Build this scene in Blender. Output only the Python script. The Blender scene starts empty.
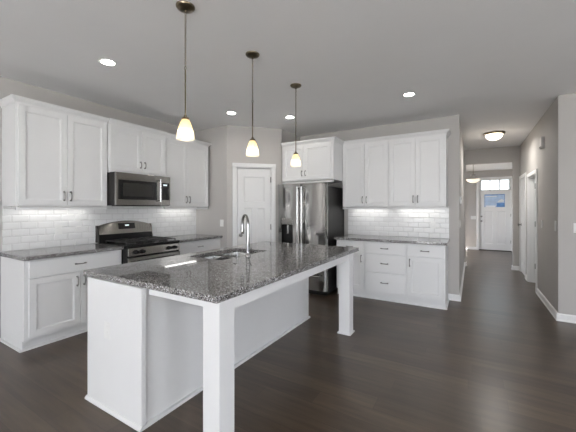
import bpy, bmesh, math, random
from mathutils import Vector, Matrix
S = bpy.context.scene
COL = S.collection
R = math.radians
# ------------------------------------------------------------------ camera
cam_d = bpy.data.cameras.new('camera'); cam = bpy.data.objects.new('camera', cam_d); COL.objects.link(cam)
cam.location = (0, 0, 1.37); cam.rotation_euler = (R(90), 0, R(30.9))
cam_d.sensor_width = 36; cam_d.lens = 36 * 308 / 576; cam_d.shift_y = -7.7 / 576; cam_d.clip_start = .05
S.camera = cam
# ------------------------------------------------------------------ world, view
W = bpy.data.worlds.new('world'); S.world = W; W.use_nodes = True
_wn, _wl = W.node_tree.nodes, W.node_tree.links
_bg = _wn['Background']; _bg.inputs['Strength'].default_value = 11
_tc = _wn.new('ShaderNodeTexCoord'); _sx = _wn.new('ShaderNodeSeparateXYZ'); _rp = _wn.new('ShaderNodeValToRGB')
_mp = _wn.new('ShaderNodeMapRange'); _mp.inputs[1].default_value = -1; _mp.inputs[2].default_value = 1
_wl.new(_tc.outputs['Generated'], _sx.inputs[0]); _wl.new(_sx.outputs['Z'], _mp.inputs[0])
_wl.new(_mp.outputs[0], _rp.inputs[0]); _wl.new(_rp.outputs[0], _bg.inputs['Color'])
_rp.color_ramp.elements[0].position = .44; _rp.color_ramp.elements[0].color = (.68, .675, .66, 1)      # lit ground
_rp.color_ramp.elements[1].position = .56; _rp.color_ramp.elements[1].color = (.80, .845, .94, 1)        # overcast sky
S.view_settings.view_transform = 'Standard'; S.view_settings.look = 'None'
S.view_settings.exposure = -0.17; S.view_settings.gamma = 1; S.view_settings.use_curve_mapping = False

SOUTH_WINDOWS = [(-2.9, -2.0, .6, 2.45), (-1.3, .9, .05, 2.45), (1.4, 3.7, .1, 2.45)]     # x0, x1, z0, z1 in the wall behind the camera; unseen, laid out for even daylight
ADDED_EAST_WINDOWS = [(-4.4, -3.4, .5, 2.4), (-.8, .3, .5, 2.4), (1.4, 2.5, .5, 2.4)]          # y0, y1, z0, z1; unseen, added for even daylight from the right
YS, XE, XW, ZC = -6.5, 4.0, -4.235, 2.75
def portal(loc, rot, w, h):
    l = bpy.data.lights.new('window_daylight', 'AREA'); l.shape = 'RECTANGLE'; l.size = w; l.size_y = h
    l.cycles.is_portal = True
    o = bpy.data.objects.new('window_daylight', l); COL.objects.link(o); o.location = loc; o.rotation_euler = rot
_sl = bpy.data.lights.new('sun', 'SUN'); _sl.energy = 460; _sl.angle = R(1); _sl.color = (.97, .985, 1)
_so = bpy.data.objects.new('sun', _sl); COL.objects.link(_so); _so.location = (-1, -11, 8); _so.rotation_euler = (R(48), 0, R(-22))   # added for bounce off the carpet, from the south, through the windows behind the camera
for a, b, c, d in SOUTH_WINDOWS: portal(((a + b) / 2, YS - .12, (c + d) / 2), (R(90), 0, 0), b - a, d - c)
for a, b, c, d in ADDED_EAST_WINDOWS: portal((XE + .12, (a + b) / 2, (c + d) / 2), (R(90), 0, R(90)), b - a, d - c)
ADDED_FOYER_WINDOW = (9.6, 11.0, .4, 2.2)      # y0, y1, z0, z1 in the foyer's left wall; unseen, added to light the foyer
ADDED_STUDY_WINDOW = (5.8, 6.7, .9, 2.2)       # in the far wall of the room behind the hall doorway; unseen, added to spill daylight into the hall
portal((-1.05, 10.3, 1.3), (R(90), 0, R(-90)), 1.4, 1.8)
portal((2.68, 6.25, 1.55), (R(90), 0, R(90)), .9, 1.3)

# ------------------------------------------------------------------ materials
def mat(name, color, rough=.5, metal=0, spec=None, noise=None, bump=None, emit=None, coat=None):
    m = bpy.data.materials.new(name); m.use_nodes = True
    N, L = m.node_tree.nodes, m.node_tree.links; b = N['Principled BSDF']
    b.inputs['Base Color'].default_value = (*color, 1); b.inputs['Roughness'].default_value = rough
    b.inputs['Metallic'].default_value = metal
    if spec is not None: b.inputs['Specular IOR Level'].default_value = spec
    if coat: b.inputs['Coat Weight'].default_value = coat
    tc = N.new('ShaderNodeTexCoord')
    if noise:
        sc, amt = noise[:2]; n = N.new('ShaderNodeTexNoise'); n.inputs['Scale'].default_value = sc
        n.inputs['Detail'].default_value = 4; L.new(tc.outputs['Object'], n.inputs['Vector'])
        r = N.new('ShaderNodeValToRGB'); r.color_ramp.elements[0].position = .3; r.color_ramp.elements[1].position = .7
        r.color_ramp.elements[0].color = (*[c * (1 - amt) for c in color], 1)
        r.color_ramp.elements[1].color = (*[min(1, c * (1 + amt)) for c in color], 1)
        L.new(n.outputs['Fac'], r.inputs[0]); L.new(r.outputs[0], b.inputs['Base Color'])
    if bump:
        sc, st = bump[:2]; n2 = N.new('ShaderNodeTexNoise'); n2.inputs['Scale'].default_value = sc
        v = tc.outputs['Object']
        if len(bump) > 2:
            mp = N.new('ShaderNodeMapping'); mp.inputs['Scale'].default_value = bump[2]; L.new(v, mp.inputs[0]); v = mp.outputs[0]
        L.new(v, n2.inputs['Vector']); bp = N.new('ShaderNodeBump'); bp.inputs['Strength'].default_value = st
        bp.inputs['Distance'].default_value = .002
        L.new(n2.outputs['Fac'], bp.inputs['Height']); L.new(bp.outputs[0], b.inputs['Normal'])
    if emit:
        b.inputs['Emission Color'].default_value = (*emit[0], 1); b.inputs['Emission Strength'].default_value = emit[1]
    return m
def srgb(*c): return tuple(((x / 255) / 12.92 if x / 255 <= .04045 else ((x / 255 + .055) / 1.055) ** 2.4) for x in c)

WALL = mat('greige_wall_paint', (.475, .457, .437), .75, noise=(3, .015), bump=(180, .12))
CEIL = mat('ceiling_paint', (.90, .895, .89), .9, noise=(2, .01), bump=(90, .1))
WHITE = mat('white_cabinet_paint', (.77, .772, .768), .38, noise=(4, .008))
TRIMW = mat('white_trim_paint', (.82, .82, .81), .4, noise=(4, .008))
DOORW = mat('white_door_paint', (.78, .78, .77), .45, noise=(4, .008))
STEEL = mat('brushed_stainless_steel', (.36, .355, .345), .12, 1, noise=(30, .03), bump=(60, .04, (8, 8, .3)))
STEELH = mat('brushed_stainless_horizontal', (.31, .298, .28), .2, 1, noise=(30, .03), bump=(60, .04, (.3, 8, 8)))
HANDLE = mat('polished_steel_handle', (.52, .52, .51), .15, 1, noise=(20, .02))
NICKEL = mat('brushed_nickel', (.27, .265, .255), .3, 1, noise=(40, .03))
CHROME = mat('chrome', (.33, .33, .33), .07, 1, noise=(20, .01))
BRASS = mat('antique_brass', (.17, .14, .095), .28, 1, noise=(25, .12))
BLACK = mat('black_enamel', (.010, .010, .010), .25, spec=.3, noise=(20, .05))
IRON = mat('cast_iron', (.02, .02, .02), .35, noise=(60, .2), bump=(200, .2))
GLASSB = mat('black_glass', (.010, .010, .010), .06, spec=.4, noise=(10, .02))
GREY = mat('dark_grey_appliance_paint', (.018, .017, .016), .42, spec=.25, noise=(50, .08), bump=(300, .15))
MESHG = mat('microwave_window_glass', (.026, .025, .023), .15, spec=.3, noise=(200, .2))
PLATE = mat('white_plastic', (.80, .80, .78), .35, noise=(10, .01))
DARKM = mat('oiled_bronze_hinge', (.10, .09, .08), .4, 1, noise=(30, .1))
THRESH = mat('dark_threshold', (.02, .019, .018), .5, noise=(20, .1))
LED = mat('led_diffuser', (.9, .9, .9), .5, noise=(10, .01), emit=((1, .98, .95), 7))
DOWN = mat('downlight_lens', (.9, .9, .9), .5, noise=(10, .01), emit=((1, .95, .88), 25))
DISP = mat('clock_display', (.5, .6, .6), .3, noise=(10, .01), emit=((.85, .95, 1), .9))
PVC = mat('white_vinyl_window', (.82, .82, .82), .4, noise=(5, .01))

def bulb_mat():
    return mat('lamp_bulb', (1, .9, .75), .5, noise=(5, .01), emit=((1, .84, .60), 22))
BULB = bulb_mat()
def shade_mat(name, c, trans=.6, band=None):
    m = bpy.data.materials.new(name); m.use_nodes = True; N, L = m.node_tree.nodes, m.node_tree.links
    N.remove(N['Principled BSDF']); out = N['Material Output']
    d = N.new('ShaderNodeBsdfDiffuse'); t = N.new('ShaderNodeBsdfTranslucent'); g = N.new('ShaderNodeBsdfGlossy')
    g.inputs['Roughness'].default_value = .15
    tc = N.new('ShaderNodeTexCoord'); n = N.new('ShaderNodeTexNoise'); n.inputs['Scale'].default_value = 25
    L.new(tc.outputs['Object'], n.inputs['Vector'])
    mx = N.new('ShaderNodeMix'); mx.data_type = 'RGBA'
    mx.inputs['A'].default_value = (*c, 1); mx.inputs['B'].default_value = (*[min(1, k * 1.08) for k in c], 1)
    L.new(n.outputs['Fac'], mx.inputs['Factor'])
    for s in (d, t): L.new(mx.outputs['Result'], s.inputs['Color'])
    a = N.new('ShaderNodeMixShader'); a.inputs[0].default_value = trans
    L.new(d.outputs[0], a.inputs[1]); L.new(t.outputs[0], a.inputs[2])
    b = N.new('ShaderNodeMixShader'); b.inputs[0].default_value = .05
    L.new(a.outputs[0], b.inputs[1]); L.new(g.outputs[0], b.inputs[2]); L.new(b.outputs[0], out.inputs['Surface'])
    return m
SHADE_TOP = shade_mat('amber_tinted_glass', (.84, .70, .46), .45)
SHADE_LOW = shade_mat('frosted_white_glass', (.95, .92, .85), .65)
DOME = mat('lit_alabaster_dome', (.9, .85, .75), .4, noise=(12, .05), emit=((1, .88, .70), 7))
DOME2 = mat('lit_alabaster_bowl', (.9, .85, .75), .4, noise=(12, .05), emit=((1, .86, .66), 1.1))

def granite():
    m = bpy.data.materials.new('speckled_granite'); m.use_nodes = True; N, L = m.node_tree.nodes, m.node_tree.links
    b = N['Principled BSDF']; b.inputs['Roughness'].default_value = .04; b.inputs['Specular IOR Level'].default_value = .5
    tc = N.new('ShaderNodeTexCoord')
    v = N.new('ShaderNodeTexVoronoi'); v.inputs['Scale'].default_value = 230; L.new(tc.outputs['Object'], v.inputs['Vector'])
    sp = N.new('ShaderNodeSeparateColor'); L.new(v.outputs['Color'], sp.inputs[0])
    r = N.new('ShaderNodeValToRGB'); r.color_ramp.interpolation = 'CONSTANT'; e = r.color_ramp.elements
    e[0].position = 0; e[0].color = (.022, .022, .025, 1); e[1].position = .22; e[1].color = (.085, .081, .080, 1)
    for p, c in ((.42, (.18, .168, .158)), (.60, (.27, .255, .24)), (.77, (.42, .412, .41)), (.89, (.74, .75, .775))):
        x = e.new(p); x.color = (*c, 1)
    L.new(sp.outputs[0], r.inputs[0])
    n = N.new('ShaderNodeTexNoise'); n.inputs['Scale'].default_value = 9; n.inputs['Detail'].default_value = 3
    L.new(tc.outputs['Object'], n.inputs['Vector'])
    mx = N.new('ShaderNodeMix'); mx.data_type = 'RGBA'; mx.blend_type = 'MULTIPLY'; mx.inputs['Factor'].default_value = .35
    rr = N.new('ShaderNodeValToRGB'); rr.color_ramp.elements[0].position = .35; rr.color_ramp.elements[1].position = .65
    rr.color_ramp.elements[0].color = (.55, .53, .5, 1); L.new(n.outputs['Fac'], rr.inputs[0])
    L.new(r.outputs[0], mx.inputs['A']); L.new(rr.outputs[0], mx.inputs['B']); L.new(mx.outputs['Result'], b.inputs['Base Color'])
    return m
GRANITE = granite()

def planks():
    m = bpy.data.materials.new('dark_plank_flooring'); m.use_nodes = True; N, L = m.node_tree.nodes, m.node_tree.links
    b = N['Principled BSDF']; tc = N.new('ShaderNodeTexCoord')
    br = N.new('ShaderNodeTexBrick'); br.inputs['Scale'].default_value = 1; br.offset = 0
    br.inputs['Brick Width'].default_value = 1.22; br.inputs['Row Height'].default_value = .15
    br.inputs['Mortar Size'].default_value = .0016; br.inputs['Mortar Smooth'].default_value = .2; br.inputs['Bias'].default_value = -.1
    br.inputs['Color1'].default_value = (.046, .033, .023, 1); br.inputs['Color2'].default_value = (.076, .055, .038, 1)
    br.inputs['Mortar'].default_value = (.034, .025, .018, 1)
    sp = N.new('ShaderNodeSeparateXYZ'); L.new(tc.outputs['Object'], sp.inputs[0])
    dv = N.new('ShaderNodeMath'); dv.operation = 'DIVIDE'; dv.inputs[1].default_value = .15; L.new(sp.outputs['Y'], dv.inputs[0])
    fl = N.new('ShaderNodeMath'); fl.operation = 'FLOOR'; L.new(dv.outputs[0], fl.inputs[0])
    wn = N.new('ShaderNodeTexWhiteNoise'); wn.noise_dimensions = '1D'; L.new(fl.outputs[0], wn.inputs['W'])
    ma = N.new('ShaderNodeMath'); ma.operation = 'MULTIPLY_ADD'; ma.inputs[1].default_value = 1.22; L.new(wn.outputs['Value'], ma.inputs[0]); L.new(sp.outputs['X'], ma.inputs[2])
    cb = N.new('ShaderNodeCombineXYZ'); L.new(ma.outputs[0], cb.inputs['X']); L.new(sp.outputs['Y'], cb.inputs['Y'])
    wz = N.new('ShaderNodeMath'); wz.operation = 'MULTIPLY'; wz.inputs[1].default_value = 7; L.new(wn.outputs['Value'], wz.inputs[0]); L.new(wz.outputs[0], cb.inputs['Z'])
    L.new(cb.outputs[0], br.inputs['Vector'])
    mp = N.new('ShaderNodeMapping'); mp.inputs['Scale'].default_value = (1.5, 15, 1); L.new(cb.outputs[0], mp.inputs[0])
    n = N.new('ShaderNodeTexNoise'); n.inputs['Scale'].default_value = 1.6; n.inputs['Detail'].default_value = 7; n.inputs['Roughness'].default_value = .52
    L.new(mp.outputs[0], n.inputs['Vector'])
    rr = N.new('ShaderNodeValToRGB'); rr.color_ramp.elements[0].position = .3; rr.color_ramp.elements[1].position = .72
    rr.color_ramp.elements[0].color = (.72, .70, .68, 1); rr.color_ramp.elements[1].color = (1.5, 1.44, 1.36, 1); L.new(n.outputs['Fac'], rr.inputs[0])
    n3 = N.new('ShaderNodeTexNoise'); n3.inputs['Scale'].default_value = 1.3; L.new(tc.outputs['Object'], n3.inputs['Vector'])
    mx = N.new('ShaderNodeMix'); mx.data_type = 'RGBA'; mx.blend_type = 'MULTIPLY'; mx.inputs['Factor'].default_value = .85
    L.new(br.outputs['Color'], mx.inputs['A']); L.new(rr.outputs[0], mx.inputs['B']); L.new(mx.outputs['Result'], b.inputs['Base Color'])
    ro = N.new('ShaderNodeMapRange'); ro.inputs[3].default_value = .28; ro.inputs[4].default_value = .33
    L.new(n.outputs['Fac'], ro.inputs[0]); L.new(ro.outputs[0], b.inputs['Roughness'])
    bp = N.new('ShaderNodeBump'); bp.inputs['Strength'].default_value = .03; bp.inputs['Distance'].default_value = .002
    L.new(n.outputs['Fac'], bp.inputs['Height']); L.new(bp.outputs[0], b.inputs['Normal'])
    b.inputs['Specular IOR Level'].default_value = .5
    return m
FLOOR = planks()

def tiles():
    m = bpy.data.materials.new('white_subway_tile'); m.use_nodes = True; N, L = m.node_tree.nodes, m.node_tree.links
    b = N['Principled BSDF']; tc = N.new('ShaderNodeTexCoord'); sx = N.new('ShaderNodeSeparateXYZ'); cx = N.new('ShaderNodeCombineXYZ')
    L.new(tc.outputs['Object'], sx.inputs[0]); L.new(sx.outputs['X'], cx.inputs['X']); L.new(sx.outputs['Z'], cx.inputs['Y'])
    br = N.new('ShaderNodeTexBrick'); br.inputs['Scale'].default_value = 1
    br.inputs['Brick Width'].default_value = .153; br.inputs['Row Height'].default_value = .0765
    br.inputs['Mortar Size'].default_value = .0032; br.inputs['Mortar Smooth'].default_value = .1
    br.inputs['Color1'].default_value = (.80, .80, .79, 1); br.inputs['Color2'].default_value = (.84, .84, .83, 1); br.inputs['Mortar'].default_value = (.69, .685, .675, 1)
    L.new(cx.outputs[0], br.inputs['Vector']); L.new(br.outputs['Color'], b.inputs['Base Color'])
    b2 = N.new('ShaderNodeTexBrick'); b2.inputs['Scale'].default_value = 1      # soft bevel round each tile
    b2.inputs['Brick Width'].default_value = .153; b2.inputs['Row Height'].default_value = .0765
    b2.inputs['Mortar Size'].default_value = .012; b2.inputs['Mortar Smooth'].default_value = 1
    L.new(cx.outputs[0], b2.inputs['Vector'])
    bp = N.new('ShaderNodeBump'); bp.invert = True; bp.inputs['Strength'].default_value = .8; bp.inputs['Distance'].default_value = .004
    L.new(b2.outputs['Fac'], bp.inputs['Height']); L.new(bp.outputs[0], b.inputs['Normal'])
    b.inputs['Roughness'].default_value = .12
    return m
TILE = tiles()

def pane_mat():
    m = bpy.data.materials.new('clear_glass_pane'); m.use_nodes = True; N, L = m.node_tree.nodes, m.node_tree.links
    N.remove(N['Principled BSDF']); t = N.new('ShaderNodeBsdfTransparent'); g = N.new('ShaderNodeBsdfGlossy'); g.inputs['Roughness'].default_value = .02
    t.inputs['Color'].default_value = (.93, .97, .97, 1)
    f = N.new('ShaderNodeFresnel'); f.inputs['IOR'].default_value = 1.4; x = N.new('ShaderNodeMixShader')
    L.new(f.outputs[0], x.inputs[0]); L.new(t.outputs[0], x.inputs[1]); L.new(g.outputs[0], x.inputs[2]); L.new(x.outputs[0], N['Material Output'].inputs['Surface'])
    return m
PANE = pane_mat()

# ------------------------------------------------------------------ mesh helpers
class M:
    """collects shapes, then links them as ONE mesh object"""
    def __init__(s): s.bm = bmesh.new()
    def face(s, pts):
        try: return s.bm.faces.new([s.bm.verts.new(p) for p in pts])
        except ValueError: return None
    def box(s, x0, x1, y0, y1, z0, z1):
        v = [s.bm.verts.new((x, y, z)) for x in (x0, x1) for y in (y0, y1) for z in (z0, z1)]
        for f in ((0, 1, 3, 2), (4, 6, 7, 5), (0, 4, 5, 1), (2, 3, 7, 6), (0, 2, 6, 4), (1, 5, 7, 3)): s.bm.faces.new([v[i] for i in f])
        return s
    def prism(s, pts, z0, z1):
        a = [s.bm.verts.new((x, y, z0)) for x, y in pts]; b = [s.bm.verts.new((x, y, z1)) for x, y in pts]; n = len(pts)
        s.bm.faces.new(a[::-1]); s.bm.faces.new(b)
        for i in range(n): s.bm.faces.new((a[i], a[(i + 1) % n], b[(i + 1) % n], b[i]))
        return s
    def extx(s, prof, x0, x1):
        """profile of (y, z) extruded along x"""
        a = [s.bm.verts.new((x0, y, z)) for y, z in prof]; b = [s.bm.verts.new((x1, y, z)) for y, z in prof]; n = len(prof)
        s.bm.faces.new(a); s.bm.faces.new(b[::-1])
        for i in range(n): s.bm.faces.new((a[i], b[i], b[(i + 1) % n], a[(i + 1) % n]))
        return s
    def relief(s, w, h, t, recs):
        """slab: x 0..w, z 0..h, front y=0, back y=t; recs (x0,z0,x1,z1,depth) pressed in, depth None = a hole"""
        X = sorted({0, w, *[r[0] for r in recs], *[r[2] for r in recs]}); Z = sorted({0, h, *[r[1] for r in recs], *[r[3] for r in recs]})
        def D(i, j):
            if i < 0 or j < 0 or i >= len(X) - 1 or j >= len(Z) - 1: return 'out'
            cx, cz = (X[i] + X[i + 1]) / 2, (Z[j] + Z[j + 1]) / 2; d = 0
            for r in recs:
                if r[0] < cx < r[2] and r[1] < cz < r[3]: d = r[4]
            return d
        for i in range(len(X) - 1):
            for j in range(len(Z) - 1):
                d = D(i, j)
                if d is None: continue
                a, b, c, e = X[i], X[i + 1], Z[j], Z[j + 1]
                s.face([(a, d, c), (b, d, c), (b, d, e), (a, d, e)]); s.face([(a, t, c), (a, t, e), (b, t, e), (b, t, c)])
                for (di, dj, p, q) in ((-1, 0, (a, c), (a, e)), (1, 0, (b, c), (b, e)), (0, -1, (a, c), (b, c)), (0, 1, (a, e), (b, e))):
                    o = D(i + di, j + dj); lo = t if o in ('out', None) else o
                    if lo > d: s.face([(p[0], d, p[1]), (q[0], d, q[1]), (q[0], lo, q[1]), (p[0], lo, p[1])])
        bmesh.ops.remove_doubles(s.bm, verts=s.bm.verts, dist=1e-6); return s
    def tube(s, pts, r, n=10, cap=True):
        pts = [Vector(p) for p in pts]; rings = []; up = None
        for i, p in enumerate(pts):
            d = (pts[min(i + 1, len(pts) - 1)] - pts[max(i - 1, 0)]).normalized()
            if up is None: up = Vector((0, 0, 1)) if abs(d.z) < .9 else Vector((1, 0, 0))
            a = d.cross(up).normalized(); b = a.cross(d).normalized(); up = b
            rr = r[i] if isinstance(r, (list, tuple)) else r
            rings.append([s.bm.verts.new(p + a * rr * math.cos(k * 2 * math.pi / n) + b * rr * math.sin(k * 2 * math.pi / n)) for k in range(n)])
        for A, B in zip(rings, rings[1:]):
            for k in range(n): s.bm.faces.new((A[k], A[(k + 1) % n], B[(k + 1) % n], B[k]))
        if cap: s.bm.faces.new(rings[0][::-1]); s.bm.faces.new(rings[-1])
        return s
    def lathe(s, prof, c=(0, 0, 0), n=32, axis='z', cap=True):
        rings = []
        for r, h in prof:
            ring = []
            for k in range(n):
                a = 2 * math.pi * k / n; u, v = r * math.cos(a), r * math.sin(a)
                p = (u, v, h) if axis == 'z' else ((u, h, v) if axis == 'y' else (h, u, v))
                ring.append(s.bm.verts.new(Vector(p) + Vector(c)))
            rings.append(ring)
        for A, B in zip(rings, rings[1:]):
            for k in range(n): s.bm.faces.new((A[k], A[(k + 1) % n], B[(k + 1) % n], B[k]))
        if cap:
            for rg, (r, h) in ((rings[0], prof[0]), (rings[-1], prof[-1])):
                if r > 1e-4: s.bm.faces.new(rg)
        return s
    def torus(s, c, R0, r, ax=(1, 0, 0), ay=(0, 1, 0), n=16, k=6, sy=1):
        ax, ay, c = Vector(ax), Vector(ay), Vector(c); az = ax.cross(ay); g = []
        for i in range(n):
            a = 2 * math.pi * i / n; d = ax * math.cos(a) + ay * math.sin(a) * sy; dn = (ax * math.cos(a) * sy + ay * math.sin(a)).normalized()
            g.append([s.bm.verts.new(c + d * R0 + dn * r * math.cos(2 * math.pi * j / k) + az * r * math.sin(2 * math.pi * j / k)) for j in range(k)])
        for i in range(n):
            for j in range(k): s.bm.faces.new((g[i][j], g[(i + 1) % n][j], g[(i + 1) % n][(j + 1) % k], g[i][(j + 1) % k]))
        return s
    def build(s, name, m, parent=None, bevel=0, smooth=False, loc=None, rz=None):
        bmesh.ops.recalc_face_normals(s.bm, faces=s.bm.faces)
        me = bpy.data.meshes.new(name); s.bm.to_mesh(me); s.bm.free(); me.materials.append(m)
        if smooth:
            for p in me.polygons: p.use_smooth = True
            me.set_sharp_from_angle(angle=R(40))
        o = bpy.data.objects.new(name, me); COL.objects.link(o)
        if parent: o.parent = parent
        if loc: o.location = loc
        if rz is not None: o.rotation_euler[2] = rz
        if bevel:
            b = o.modifiers.new('edge', 'BEVEL'); b.width = bevel; b.segments = 2; b.limit_method = 'ANGLE'; b.angle_limit = R(40)
        return o
def tag(o, label, cat, group=None):
    o['label'] = label; o['category'] = cat
    if group: o['group'] = group
    return o
def thing(name, label, cat, loc=(0, 0, 0), rz=0, group=None):
    o = bpy.data.objects.new(name, None); COL.objects.link(o); o.location = loc; o.rotation_euler = (0, 0, rz); o.empty_display_size = .1
    return tag(o, label, cat, group)
def struct(o): o['kind'] = 'structure'; return o
def root_struct(name, loc, rz=0):
    o = bpy.data.objects.new(name, None); COL.objects.link(o); o.location = loc; o.rotation_euler = (0, 0, rz); return struct(o)
def dup(o, loc, label):
    c = o.copy(); COL.objects.link(c); c.location = loc; c['label'] = label
    for ch in list(o.children):
        d = ch.copy(); COL.objects.link(d); d.parent = c
        for g in list(ch.children):
            e = g.copy(); COL.objects.link(e); e.parent = d
    return c

# ------------------------------------------------------------------ room shell
PX, PY = -3.5, 3.87            # outer corner of the pantry
QX, QY = -2.84, 4.53           # inner corner of the pantry, by the refrigerator
YB, XL, XR, YR, YH, YF = 5.2, -.165, .90, 4.92, 8.45, 11.95
struct(M().box(-4.4, 4.2, -6.7, 12.2, -.12, 0).build('floor', FLOOR))
struct(M().box(-4.4, 4.2, -6.7, 8.57, ZC, ZC + .12).build('ceiling', CEIL))
struct(M().box(-1.1, 1.6, 8.57, 12.1, 2.60, 2.74).build('ceiling_foyer', CEIL))
struct(M().box(XW - .15, XW, YS - .15, YB + .15, 0, ZC).build('wall_left', WALL))
struct(M().box(XW, PX, PY, PY + .1, 0, ZC).build('wall_pantry_side', WALL))
struct(M().box(QX - .1, QX, QY + .02, YB, 0, ZC).build('wall_fridge_side', WALL))
struct(M().box(XW, XL, YB, YB + .12, 0, ZC).build('wall_back', WALL))
struct(M().box(XL - .12, XL, YB + .12, YH, 0, ZC).build('wall_hall_left', WALL))
DL = math.hypot(QX - PX, QY - PY)
DO = (.158, .758, 2.065)       # pantry door opening along the diagonal: from, to, height
struct(M().relief(DL, ZC, .1, [(DO[0], 0, DO[1], DO[2], None)]).build('wall_pantry_diagonal', WALL, loc=(PX, PY, 0), rz=R(45)))
struct(M().relief(XR + .12 - (XL - .12), ZC, .12, [(XL * 0 + (-.129 - XL + .12), 0, .775 - XL + .12, 2.41, None)]).build('wall_header', WALL, loc=(XL - .12, YH, 0)))
# hall wall on the right, local x runs towards the camera
D1 = (7.225, 6.375, 1.94); D2 = (8.33, 7.575, 2.0)
struct(M().relief(YH - YR, ZC, .12, [(YH - D1[0], 0, YH - D1[1], D1[2], None), (YH - D2[0], 0, YH - D2[1], D2[2], None)]).build('wall_hall_right', WALL, loc=(XR, YH, 0), rz=R(-90)))
struct(M().box(XR + .12, XE + .15, YR, YR + .12, 0, ZC).build('wall_right', WALL))
# foyer
a, b, c, d = ADDED_FOYER_WINDOW
struct(M().relief(YF - YH - .12, 2.60, .12, [(a - YH - .12, c, b - YH - .12, d, None)]).build('wall_foyer_left', WALL, loc=(-.98, YH + .12, 0), rz=R(90)))
struct(M().box(1.48, 1.6, YH + .12, YF, 0, 2.60).build('wall_foyer_right', WALL))
struct(M().box(-.98, XL - .12, YH + .001, YH + .12, 0, ZC).build('wall_foyer_back', WALL))
struct(M().box(XR + .12, 1.48, YH + .001, YH + .12, 0, ZC).build('wall_foyer_corner', WALL))
FD = (.185, 1.065, 2.31)
struct(M().relief(2.7, 2.74, .14, [(FD[0] + 1.1, 0, FD[1] + 1.1, FD[2], None)]).build('wall_front', WALL, loc=(-1.1, YF, 0)))
# side room behind the open hall door
struct(M().box(XR + .12, 2.6, 7.5, 7.6, 0, ZC).build('wall_study_far', WALL))
a, b, c, d = ADDED_STUDY_WINDOW
struct(M().relief(7.6 - YR - .12, ZC, .1, [(7.6 - b, c, 7.6 - a, d, None)]).build('wall_study_side', WALL, loc=(2.6, 7.6, 0), rz=R(-90)))
# wall behind the camera and wall on the right of it, with the unseen windows that daylight the room
struct(M().relief(XE - XW + .3, ZC, .15, [(a - XW + .15, c, b - XW + .15, d, None) for a, b, c, d in SOUTH_WINDOWS]).build('wall_south', WALL, loc=(XW - .15, YS - .15, 0)))
struct(M().relief(YR - YS, ZC, .15, [(YR - b, c, YR - a, d, None) for a, b, c, d in ADDED_EAST_WINDOWS]).build('wall_east', WALL, loc=(XE, YR, 0), rz=R(-90)))
def window(n, loc, rz, w, h):  # every window built here is unseen, put in for its daylight
    r = root_struct('window_%d' % n, loc, rz)
    M().relief(w, h, .06, [(.05, .05, w / 2 - .025, h - .05, None), (w / 2 + .025, .05, w - .05, h - .05, None)]).build('window_frame', PVC, r, bevel=.004)
    M().relief(w + .16, h + .16, .018, [(.08, .08, w + .08, h + .08, None)]).build('window_casing', TRIMW, r, loc=(-.08, -.018 if rz else .15, -.08))
k = 1
for a, b, c, d in SOUTH_WINDOWS: window(k, (a, YS - .15, c), 0, b - a, d - c); k += 1
for a, b, c, d in ADDED_EAST_WINDOWS: window(k, (XE, b, c), R(-90), b - a, d - c); k += 1
window(k, (-.98, ADDED_FOYER_WINDOW[0], ADDED_FOYER_WINDOW[2]), R(90), 1.4, 1.8); window(k + 1, (2.6, ADDED_STUDY_WINDOW[1], ADDED_STUDY_WINDOW[2]), R(-90), .9, 1.3)
BOUNCE_CARPET = mat('beige_carpet', (.74, .73, .725), .95, noise=(80, .12), bump=(400, .6))
struct(M().box(XW, XE, YS, -1.1, 0, .012).build('floor_carpet', BOUNCE_CARPET))  # unseen pale carpet, added to bounce sunlight up to the ceiling

# baseboards
def baseboard(name, a, b, side):
    """side: direction from the wall into the room"""
    a, b, n = Vector(a), Vector(b), Vector(side); t = .014
    m = M(); d = (b - a).normalized()
    prof = [(0, 0), (.022, 0), (.022, .012), (.014, .022), (.014, .078), (.006, .092), (0, .092)]
    P = [[m.bm.verts.new((p.x + n.x * o, p.y + n.y * o, z)) for o, z in prof] for p in (a, b)]
    for i in range(len(prof)): j = (i + 1) % len(prof); m.bm.faces.new((P[0][i], P[0][j], P[1][j], P[1][i]))
    m.bm.faces.new(P[0]); m.bm.faces.new(P[1][::-1])
    return struct(m.build(name, TRIMW))
baseboard('baseboard_left', (XW, YS), (XW, 1.19), (1, 0))
baseboard('baseboard_back', (-.31, YB), (XL + .02, YB), (0, -1))
baseboard('baseboard_hall_left', (XL, YB - .02), (XL, YH + .0), (1, 0))
baseboard('baseboard_header_left', (XL, YH), (-.129, YH), (0, -1))
baseboard('baseboard_header_right', (.775, YH), (XR, YH), (0, -1))
baseboard('baseboard_opening_left', (-.129, YH - .02), (-.129, YH + .12), (1, 0))
baseboard('baseboard_opening_right', (.775, YH - .02), (.775, YH + .12), (-1, 0))
baseboard('baseboard_hall_right', (XR, YR - .02), (XR, 6.30), (-1, 0))
baseboard('baseboard_hall_doors', (XR, 7.30), (XR, 7.50), (-1, 0))
baseboard('baseboard_right', (XR - .02, YR), (XE, YR), (0, -1))
baseboard('baseboard_front', (-.98, YF), (.118, YF), (0, -1))
baseboard('baseboard_front_right', (1.13, YF), (1.48, YF), (0, -1))
baseboard('baseboard_pantry', (PX, PY), (PX + .06, PY + .06), (.707, -.707))
baseboard('baseboard_east', (XE, YS), (XE, YR), (-1, 0))
baseboard('baseboard_south', (XW, YS), (-1.68, YS), (0, 1))
baseboard('baseboard_south_right', (.68, YS), (XE, YS), (0, 1))

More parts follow.
